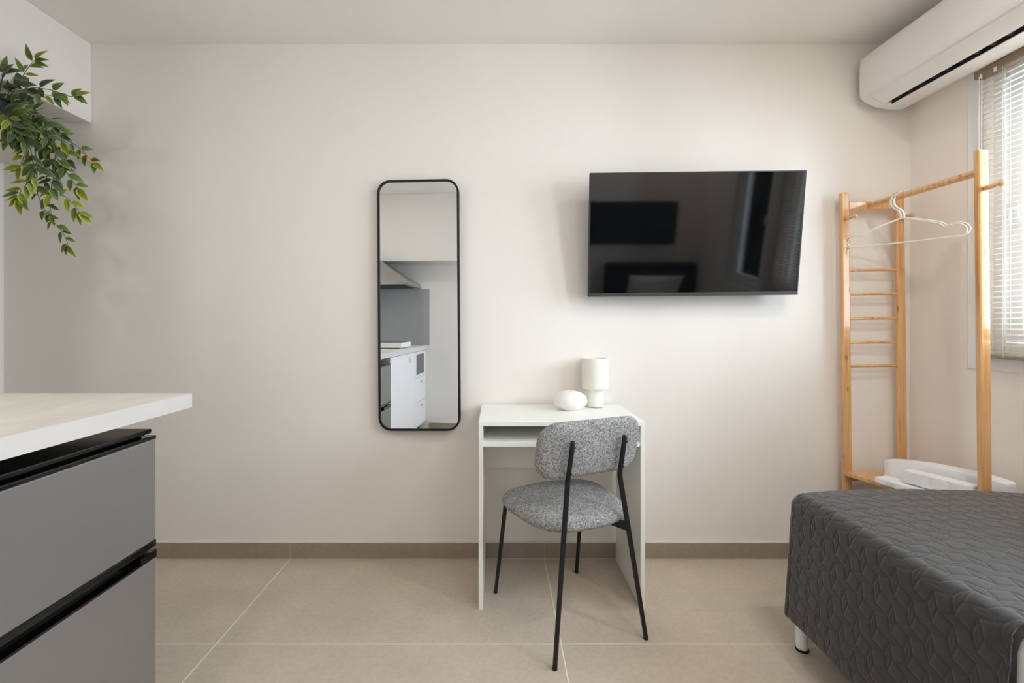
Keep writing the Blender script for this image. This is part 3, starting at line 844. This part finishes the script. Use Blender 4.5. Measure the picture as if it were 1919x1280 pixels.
# ---- things on the desk
lp = thing('table_lamp', (0.459, 2.176, DZ), 'small off-white mushroom-shaped table lamp with a cylinder shade, on the desk', 'table lamp')
obj('felt_base', lathe(bmesh.new(), [(0, 0), (0.0385, 0), (0.0385, 0.003), (0, 0.003)], (0.459, 2.176, DZ), 40), M['cork'], lp, smooth=True, angle=40)
obj('base', lathe(bmesh.new(), [(0, 0.003), (0.0385, 0.003), (0.0398, 0.006), (0.0398, 0.092), (0, 0.092)], (0.459, 2.176, DZ), 48), M['lamp'], lp, smooth=True, angle=40)
obj('lamp_shade', lathe(bmesh.new(), [(0.030, 0.090), (0.0585, 0.087), (0.0610, 0.0895), (0.0615, 0.093), (0.0615, 0.226), (0.0600, 0.2285), (0.0585, 0.2265), (0.0585, 0.222), (0, 0.222)], (0.459, 2.176, DZ), 56), M['lamp'], lp, smooth=True, angle=40)
vs_ = thing('vase', (0.332, 2.108, DZ), 'squat round white ceramic vase beside the small lamp', 'vase')
prof = [(0, 0.0), (0.040, 0.0)]
for k in range(1, 19):
    a = -pi / 2 + pi * k / 19.5
    c = cos(a)
    if 0.0765 * c < 0.040 and a < 0: continue
    if 0.0765 * c < 0.012: continue
    prof.append((0.0765 * c ** 0.82, 0.0425 + 0.0425 * sin(a)))
prof += [(0.011, 0.0838), (0.0095, 0.083), (0.009, 0.055), (0, 0.05)]
obj('body', lathe(bmesh.new(), prof, (0.332, 2.108, DZ), 56), M['ceramic'], vs_, smooth=True, angle=50)

# ================================================================== clothes rack
rk = thing('clothes_rack', (1.79, 2.0, 0), 'honey bamboo clothes rack with ladder end standing in the corner behind the bed', 'clothes rack', (0, radians(-0.65), 0))
def rbox(x0, x1, y0, y1, z0, z1): return B(x0 - 1.79, x1 - 1.79, y0 - 2.0, y1 - 2.0, z0, z1)
def Q(x, y, z): return Vector((x - 1.79, y - 2.0, z))
PW = 0.038
lean = 0.012
def rpost(cx, y0, y1, top):
    bm = rbox(cx - PW / 2, cx + PW / 2, y0, y1, 0.0, top)
    return obj('post', bm, M['bamboo'], rk, bevel=0.006, bseg=3, **L)
PX = (1.668, 1.930, 1.808)
rpost(PX[0], 2.190, 2.212, 1.765)
rpost(PX[1], 2.190, 2.212, 1.765)
rpost(PX[2], 1.700, 1.722, 1.785)
obj('crossbar', rbox(PX[0] + PW / 2, PX[1] - PW / 2, 2.192, 2.210, 1.683, 1.722), M['bamboo'], rk, bevel=0.003, **L)
obj('lower_crossbar', rbox(PX[0] + PW / 2, PX[1] - PW / 2, 2.192, 2.210, 0.395, 0.425), M['bamboo'], rk, bevel=0.003, **L)
for z in (1.396, 1.282, 1.166, 1.052, 0.940):
    obj('rung', tube(bmesh.new(), [Q(PX[0] + 0.015, 2.201, z), Q(PX[1] - 0.015, 2.201, z)], 0.0065, 10), M['bamboo'], rk, smooth=True, angle=50, **L)
obj('hanging_rail', tube(bmesh.new(), [Q(1.785, 2.195, 1.702), Q(1.801, 1.712, 1.702)], 0.0135, 16), M['bamboo'], rk, smooth=True, angle=50, **L)
bm = prism(bmesh.new(), [(PX[0] - PW / 2 - 1.79, 0.205), (PX[1] + PW / 2 - 1.79, 0.205), (PX[1] + PW / 2 - 1.79, 0.189), (PX[2] + 0.02 - 1.79, -0.277), (PX[2] - 0.02 - 1.79, -0.277), (PX[0] - PW / 2 - 1.79, 0.178)], 'z', 0.424, 0.442)
obj('rack_shelf', bm, M['bamboo'], rk, bevel=0.002, **L)
def peg(x, y, z):
    pr = [(0, 0), (0.0075, 0), (0.0095, 0.008), (0.0105, 0.018), (0.0090, 0.030), (0.0055, 0.041), (0.0050, 0.046), (0.0075, 0.050), (0.0102, 0.056), (0.0102, 0.061), (0.0070, 0.066), (0, 0.068)]
    m = Matrix.Rotation(radians(90), 4, 'X')
    obj('peg', lathe(bmesh.new(), pr, Q(x, y, z), 18, m), M['bamboo'], rk, smooth=True, **L)
peg(PX[0], 2.190, 1.640); peg(PX[1], 2.190, 1.640); peg(PX[2], 1.700, 1.640)

def hanger(label, yaw, off, first=None):
    hx, hy, hz = 1.775, 2.02 + off, 1.4985
    h = thing('clothes_hanger', (hx, hy, hz), label, 'hanger', (0, 0, yaw), 'white hangers on the bamboo rail')
    def side(s):
        return [(s * 0.0, 0.108), (s * 0.075, 0.083), (s * 0.120, 0.066), (s * 0.130, 0.058), (s * 0.137, 0.049), (s * 0.147, 0.047), (s * 0.158, 0.056), (s * 0.172, 0.056), (s * 0.190, 0.050), (s * 0.203, 0.038), (s * 0.207, 0.024), (s * 0.202, 0.010), (s * 0.190, 0.002), (s * 0.170, 0.0)]
    r_, l_ = side(1), side(-1)
    loop = r_ + [(0.06, -0.001), (-0.06, -0.001)] + l_[::-1][:-1]
    obj('frame', tube(bmesh.new(), [(x, 0, z) for x, z in loop], 0.0029, 8, closed=True), M['hanger'], h, smooth=True, **L)
    hk = [(0, 0.104), (0.0, 0.125), (-0.006, 0.139), (-0.024, 0.156), (-0.033, 0.172), (-0.034, 0.190), (-0.027, 0.208), (-0.012, 0.2195), (0.003, 0.2215), (0.017, 0.217)]
    obj('hook', tube(bmesh.new(), [(x, 0, z) for x, z in hk], [0.0055] * 6 + [0.0045, 0.0038, 0.0034, 0.003], 10, flat=(1.0, 0.7)), M['hanger'], h, smooth=True, **L)
hanger('white slim hanger on the bamboo rail, the nearer of the two', radians(-56), 0.0)
hanger('white slim hanger on the bamboo rail, close behind the nearer one', radians(-52), 0.016)

# ---- folded white linen on the rack shelf
def linen(name, pts_base, zb, zt, wdt, label, rnd):
    """folded cloth lying along a base line; zb/zt bottom and top at its two ends"""
    bm = bmesh.new(); n = 22; rings = []
    a, b = Vector(pts_base[0]), Vector(pts_base[1]); d = (b - a).normalized(); nrm = Vector((d.y, -d.x))
    for i in range(n + 1):
        f = i / n; p = a.lerp(b, f)
        ztop = zt[0] + (zt[1] - zt[0]) * f if len(zt) == 2 else (zt[0] * (1 - f) ** 2 + zt[1] * 2 * f * (1 - f) + zt[2] * f * f)
        hh = ztop - zb; ring = []
        endk = min(1.0, 0.80 + 0.2 * min(f, 1 - f) * 12)
        for (x, y) in rrect(wdt / 2, 0.5, rnd, 5):
            yy = y + 0.5
            wob = 0.0025 * sin(23 * f + 9 * yy) + 0.002 * sin(41 * f - 13 * x * 30)
            ring.append(bm.verts.new((p.x + nrm.x * (x + wob) * endk, p.y + nrm.y * (x + wob) * endk, zb + 0.0005 + hh * yy)))
        rings.append(ring)
    m = len(rings[0])
    for r0, r1 in zip(rings, rings[1:]):
        for k in range(m): bm.faces.new((r0[k], r0[(k + 1) % m], r1[(k + 1) % m], r1[k]))
    for rg, sg in ((rings[0], -1), (rings[-1], 1)):
        c = sum((v.co for v in rg), Vector()) / m
        prev = rg
        for k_ in (0.94, 0.6, 0.3):
            cur = [bm.verts.new(c + (v.co - c) * k_ + Vector((d.x, d.y, 0)) * sg * 0.003) for v in rg]
            for k in range(m): bm.faces.new((prev[k], prev[(k + 1) % m], cur[(k + 1) % m], cur[k]))
            prev = cur
        bm.faces.new(prev)
    o = obj(name, bm, M['cotton'], smooth=True, loc=((a.x + b.x) / 2, (a.y + b.y) / 2, zb))
    sb = o.modifiers.new('soften', 'SUBSURF'); sb.levels = 1; sb.render_levels = 1
    return tag(o, label, 'towel', 'white linen on the rack shelf')
linen('folded_towel', [(1.700, 2.050), (1.785, 1.735)], 0.4425, (0.466, 0.475), 0.085, 'flat folded white towel lowest on the bamboo rack shelf', 0.025)
linen('folded_towel', [(1.780, 2.105), (1.915, 1.725)], 0.4425, (0.524, 0.568, 0.548), 0.075, 'upright folded white towel at the back of the rack shelf', 0.012)
linen('folded_towel', [(1.730, 1.955), (1.800, 1.742)], 0.4765, (0.527, 0.532), 0.055, 'small folded white towel lying on the flat one, in front', 0.014)

# ================================================================== blind
bl = thing('venetian_blind', (1.975, 1.39, 2.16), 'pale venetian blind with taupe rails hanging in front of the window', 'blind')
VY0, VY1 = 0.80, 1.898
hr = obj('headrail', B(1.955, 1.996, VY0, VY1, 2.140, 2.172), M['taupe'], bl, bevel=0.002)
obj('bottom_rail', B(1.962, 1.990, VY0 + 0.004, VY1 - 0.003, 1.004, 1.016), M['taupe'], bl, bevel=0.003)
bm = bmesh.new(); prof = []
for k in range(5):
    q = -0.0105 + 0.021 * k / 4
    prof.append((q, 0.0012 * (1 - (q / 0.0105) ** 2)))
poly = prof + [(x, z - 0.0006) for x, z in prof[::-1]]
prism(bm, poly, 'y', VY0 + 0.006 - 1.39, VY1 - 0.005 - 1.39)
bmesh.ops.rotate(bm, verts=bm.verts, cent=(0, 0, 0), matrix=Matrix.Rotation(radians(-14), 3, 'Y'))
s0 = obj('slat', bm, M['slat'], bl, **L)
zs = [1.036 + 0.0212 * k for k in range(52)]
s0.location = (0.001, 0, zs[0] - 2.16)
for z in zs[1:]:
    c = s0.copy(); COL.objects.link(c); c.parent = bl; c.location = (0.001, 0, z - 2.16)
for y in (1.795, 1.37, 0.92):
    bm = bmesh.new()
    for x in (1.9615, 1.9905): tube(bm, [(x, y, 1.010), (x, y, 2.142)], 0.0007, 5)
    tube(bm, [(1.976, y + 0.006, 1.010), (1.976, y + 0.006, 2.142)], 0.0008, 5)
    obj('ladder_cord', bm, M['cord'], bl)
for y in (1.868, 1.815):
    bm = B(1.950, 1.956, y - 0.004, y + 0.004, 2.132, 2.150)
    obj('cord_guide', bm, M['upvc'], hr, bevel=0.002)
for y, zb in ((1.872, 1.30), (1.862, 1.30)):
    cd = obj('pull_cord', tube(bmesh.new(), [(1.950, y, 2.14), (1.9495, y + 0.002, 1.75), (1.950, y + 0.0035, zb)], 0.0013, 6), M['cord'], bl)
    obj('tassel', lathe(bmesh.new(), [(0, 0.03), (0.003, 0.03), (0.006, 0.012), (0.0065, 0), (0, 0)], (1.950, y + 0.0035, zb - 0.02), 12), M['cord'], cd, smooth=True)

# ================================================================== trailing plant
PB = (-2.035, 1.875, 1.9405)
pl = thing('trailing_plant', PB, 'artificial trailing plant with pointed green leaves in a black pot on the oak-edged shelf', 'plant')
obj('pot', lathe(bmesh.new(), [(0, 0), (0.052, 0), (0.064, 0.095), (0.068, 0.097), (0.068, 0.106), (0.062, 0.106), (0.058, 0.088), (0, 0.088)], PB, 32), M['black_pot'], pl, smooth=True, angle=40)
obj('soil', lathe(bmesh.new(), [(0.0585, 0.0885), (0.03, 0.094), (0, 0.096)], PB, 24), M['soil'], pl, smooth=True)

def leaf_mesh(name, m, wd, curl):
    bm = bmesh.new(); rows = 7
    lay = bm.verts.layers.float_vector.new('leaf_uv')
    R_ = []
    for i in range(rows + 1):
        t = i / rows
        hw = wd * (sin(pi * t ** 0.72) ** 0.9) * (1 - 0.25 * t)
        if i in (0, rows): hw = 0.0004
        zc = -curl * t * t
        row = []
        for q in (-1, -0.5, 0, 0.5, 1):
            v = bm.verts.new((q * hw, t, zc + abs(q) * hw * 0.42 - 0.10 * q * q * hw))
            v[lay] = (abs(q), t, 0); row.append(v)
        R_.append(row)
    for a, b in zip(R_, R_[1:]):
        for k in range(4): bm.faces.new((a[k], a[k + 1], b[k + 1], b[k]))
    me = bpy.data.meshes.new(name); bm.to_mesh(me); bm.free(); me.materials.append(m)
    for p in me.polygons: p.use_smooth = True
    return me
LEAVES = {k: [leaf_mesh('leaf', M[k], wd, cu) for wd, cu in ((0.24, 0.12), (0.29, 0.25), (0.20, 0.05))] for k in ('leaf_dark', 'leaf_mid', 'leaf_lime')}
NL = [0]
def add_leaf(p, d, size, kind, up=Vector((0.45, -1.0, 0.35))):
    if NL[0] >= 298: return
    NL[0] += 1
    d = Vector(d).normalized()
    nrm = up + Vector((random.uniform(-.7, .7), random.uniform(-.4, .4), random.uniform(-.5, .6)))
    nrm = (nrm - d * nrm.dot(d)).normalized(); x = d.cross(nrm).normalized()
    mt = Matrix((x, d, nrm)).transposed().to_4x4()
    o = bpy.data.objects.new('leaf', random.choice(LEAVES[kind])); COL.objects.link(o)
    o.parent = pl
    o.matrix_basis = Matrix.Translation(Vector(p) - Vector(PB)) @ mt @ Matrix.Scale(size, 4)

def plan(px, py, y): return Vector(((px - CX) * y / F, y, CAMH - (py - CY) * y / F))   # a measured point at depth y
def spline(P_, n=7):
    out = []
    for i in range(len(P_) - 1):
        p0, p1, p2, p3 = P_[max(i - 1, 0)], P_[i], P_[i + 1], P_[min(i + 2, len(P_) - 1)]
        for k in range(n):
            t = k / n
            out.append(0.5 * ((2 * p1) + (p2 - p0) * t + (2 * p0 - 5 * p1 + 4 * p2 - p3) * t * t + (3 * p1 - p0 - 3 * p2 + p3) * t ** 3))
    return out + [P_[-1]]
# vines: points measured in the photograph with a depth for each (metres)
VINES = [
    ([(0, 205, 1.87), (26, 170, 1.86), (52, 128, 1.85), (66, 112, 1.85)], 'leaf_mid', 1.0, 3),
    ([(5, 200, 1.88), (20, 165, 1.90), (28, 140, 1.91), (22, 122, 1.92)], 'leaf_dark', 1.0, 3),
    ([(-8, 200, 1.86), (2, 160, 1.84), (6, 132, 1.83)], 'leaf_dark', 1.0, 3),
    ([(10, 205, 1.88), (48, 168, 1.88), (92, 168, 1.90), (128, 180, 1.91), (141, 179, 1.91)], 'leaf_mid', 1.0, 4),
    ([(10, 200, 1.86), (45, 190, 1.84), (80, 178, 1.83), (104, 182, 1.83)], 'leaf_dark', 1.0, 3),
    ([(5, 205, 1.84), (36, 205, 1.80), (70, 212, 1.79), (104, 232, 1.80)], 'leaf_dark', 1.0, 3),
    ([(8, 205, 1.86), (60, 225, 1.84), (104, 252, 1.88), (142, 272, 1.92), (163, 292, 1.94), (176, 305, 1.94)], 'leaf_mid', 0.85, 4),
    ([(10, 205, 1.86), (70, 215, 1.82), (112, 248, 1.84), (116, 275, 1.86), (126, 292, 1.88), (122, 312, 1.88)], 'leaf_dark', 0.9, 3),
    ([(5, 205, 1.83), (55, 218, 1.78), (96, 250, 1.78), (104, 290, 1.80), (122, 318, 1.82), (132, 334, 1.83), (146, 352, 1.84)], 'leaf_mid', 0.95, 4),
    ([(5, 205, 1.82), (60, 230, 1.77), (100, 275, 1.78), (102, 310, 1.79), (99, 340, 1.80), (96, 362, 1.80), (122, 368, 1.81), (136, 382, 1.82), (150, 398, 1.83)], 'leaf_lime', 1.0, 4),
    ([(0, 205, 1.82), (40, 230, 1.76), (62, 268, 1.76), (68, 300, 1.77), (69, 335, 1.78), (70, 362, 1.79), (82, 390, 1.80), (92, 408, 1.81), (108, 424, 1.82), (122, 444, 1.83), (128, 462, 1.83)], 'leaf_mid', 0.75, 4),
    ([(0, 205, 1.82), (30, 235, 1.75), (55, 275, 1.75), (62, 305, 1.76), (66, 325, 1.76), (50, 345, 1.76), (38, 360, 1.76), (35, 372, 1.76)], 'leaf_lime', 1.0, 3),
    ([(0, 205, 1.82), (35, 240, 1.76), (50, 270, 1.76), (45, 292, 1.76), (38, 312, 1.76)], 'leaf_lime', 0.95, 3),
    ([(-5, 210, 1.82), (14, 235, 1.76), (24, 252, 1.75), (18, 262, 1.75)], 'leaf_dark', 1.0, 3),
    ([(0, 205, 1.82), (60, 240, 1.79), (90, 290, 1.80), (88, 330, 1.80), (84, 352, 1.80), (92, 378, 1.80), (96, 402, 1.80)], 'leaf_dark', 0.8, 3),
    ([(5, 205, 1.84), (50, 240, 1.80), (80, 262, 1.80), (86, 280, 1.80)], 'leaf_dark', 1.0, 2),
    ([(5, 205, 1.84), (40, 215, 1.80), (72, 232, 1.79), (92, 262, 1.80)], 'leaf_mid', 1.0, 2),
    ([(5, 205, 1.80), (28, 222, 1.75), (44, 246, 1.74), (46, 262, 1.74)], 'leaf_dark', 1.1, 2),
    ([(-5, 205, 1.80), (12, 215, 1.74), (22, 232, 1.73), (30, 245, 1.73)], 'leaf_dark', 1.1, 2),
    ([(-10, 205, 1.86), (-20, 230, 1.80), (-40, 290, 1.80), (-50, 340, 1.80)], 'leaf_mid', 1.0, 3),
    ([(-10, 205, 1.90), (-60, 180, 1.90), (-100, 170, 1.88)], 'leaf_dark', 1.0, 3),
]
for pts, kind, sz, every in VINES:
    pp = spline([plan(*p) for p in pts])
    root = Vector(PB) + Vector((random.uniform(-.03, .03), random.uniform(-.03, .03), 0.09))
    pp = [root] + pp[1:]
    rr = [0.0021 * (1 - 0.55 * i / len(pp)) for i in range(len(pp))]
    obj('stem', tube(bmesh.new(), pp, rr, 5), M['stem'], pl, smooth=True)
    side = 1
    for i in range(3, len(pp) - 1, every):
        d = (pp[i + 1] - pp[i - 1]).normalized()
        perp = d.cross(Vector((0.2, -1, 0.1))).normalized()
        late = i / len(pp)
        for s in ((side, -side) if random.random() < (0.5 if late < 0.5 else 0.22) else (side,)):
            dd = d * 0.75 + perp * s * random.uniform(0.6, 1.0) + Vector((0, random.uniform(-.45, .2), random.uniform(-.25, .1)))
            kk = kind
            if late < 0.5: kk = random.choice(['leaf_dark', 'leaf_dark', 'leaf_mid'])
            elif random.random() < 0.3: kk = random.choice(['leaf_mid', 'leaf_lime', 'leaf_dark'])
            add_leaf(pp[i] + dd.normalized() * 0.004, dd, sz * random.uniform(0.040, 0.066), kk)
        side = -side
    d = (pp[-1] - pp[-3]).normalized()
    add_leaf(pp[-1], d + Vector((random.uniform(-.2, .2), 0, 0)), sz * random.uniform(0.052, 0.066), 'leaf_lime' if kind != 'leaf_dark' else 'leaf_mid')
    add_leaf(pp[-2], d + d.cross(Vector((0, -1, 0))) * 0.9, sz * 0.055, kind)
# dense foliage over the pot
for k in range(175):
    px, py = random.uniform(-30, 92), random.uniform(128, 262)
    if px + (py - 195) * 0.1 > 95 or (py < 150 and px > 60): continue
    if 0 < px < 30 and 168 < py < 235 and random.random() < 0.6: continue
    y = random.uniform(1.74, 1.92)
    p = plan(px, py, y)
    if p.x < -1.94 and p.z < 1.955: continue
    a = random.uniform(-2.2, 0.6)
    add_leaf(p, (cos(a), random.uniform(-.5, .2), sin(a)), random.uniform(0.048, 0.078), random.choice(['leaf_dark'] * 4 + ['leaf_mid'] * 2))

# ================================================================== rear of the room (seen in mirror and screen), downlights and an added fill lamp
pc = thing('framed_picture', (1.24, YR + 0.02, 1.46), 'wide dark framed print on the rear wall above the headboard', 'picture')
bm = bmesh.new()
for a in ((0.72, 1.76, 1.25, 1.27), (0.72, 1.76, 1.65, 1.67), (0.72, 0.74, 1.27, 1.65), (1.74, 1.76, 1.27, 1.65)): box(bm, a[0], a[1], YR + 0.001, YR + 0.028, a[2], a[3])
obj('frame', bm, M['black_frame'], pc)
obj('print', B(0.74, 1.74, YR + 0.004, YR + 0.014, 1.27, 1.65), M['picture'], pc)
for k, (x, y) in enumerate(DOWNLIGHTS):
    lab = ['white ceiling downlight over the fridge end of the worktop', 'added white ceiling downlight over the foot of the bed, brightening the right wall', 'white ceiling downlight over the head of the bed, farther from the window wall',
           'white ceiling downlight over the head of the bed, nearest the window wall', 'white ceiling downlight in the entrance beside the kitchen wall'][k]
    t = thing('ceiling_downlight', (x, y, H), lab, 'downlight', group='ceiling downlights')
    obj('trim_ring', lathe(bmesh.new(), [(0.045, H), (0.048, H - 0.006), (0.040, H - 0.008), (0.036, H - 0.001)], (x, y, 0), 32), M['white_paint'], t, smooth=True)
    obj('diffuser', lathe(bmesh.new(), [(0, H - 0.003), (0.037, H - 0.003)], (x, y, 0), 24), M['diffuser'], t)
    a = area('downlight_lamp', (x, y, H - 0.012), (0, 0, 0), 0.09, 0.09, DOWN_POWER * (1.0, 1.6, 1.0, 1.0, 0.5)[k], (0.94, 0.87, 0.78))
    a.data.shape = 'DISK'
    a.parent = t; a.location = (0, 0, -0.012)

cl = thing('fill_ceiling_lamp', (0.80, 0.15, H), 'added round white flush fill lamp on the ceiling between the bed and the desk, largest of the lights', 'ceiling lamp')  # added out of view as fill for the right wall, floor and bed
obj('base', lathe(bmesh.new(), [(0, H), (0.15, H), (0.15, H - 0.02), (0.14, H - 0.025), (0, H - 0.025)], (0.80, 0.15, 0), 40), M['white_paint'], cl, smooth=True, angle=40)
obj('diffuser', lathe(bmesh.new(), [(0.138, H - 0.025), (0.134, H - 0.045), (0.11, H - 0.058), (0.06, H - 0.064), (0, H - 0.066)], (0.80, 0.15, 0), 40), M['diffuser'], cl, smooth=True)
a = area('fill_ceiling_lamp_light', (0, 0, 0), (0, 0, 0), 0.24, 0.24, FILL_LAMP_POWER, (0.87, 0.93, 1.0))
a.data.shape = 'DISK'; a.parent = cl; a.location = (0, 0, -0.072)
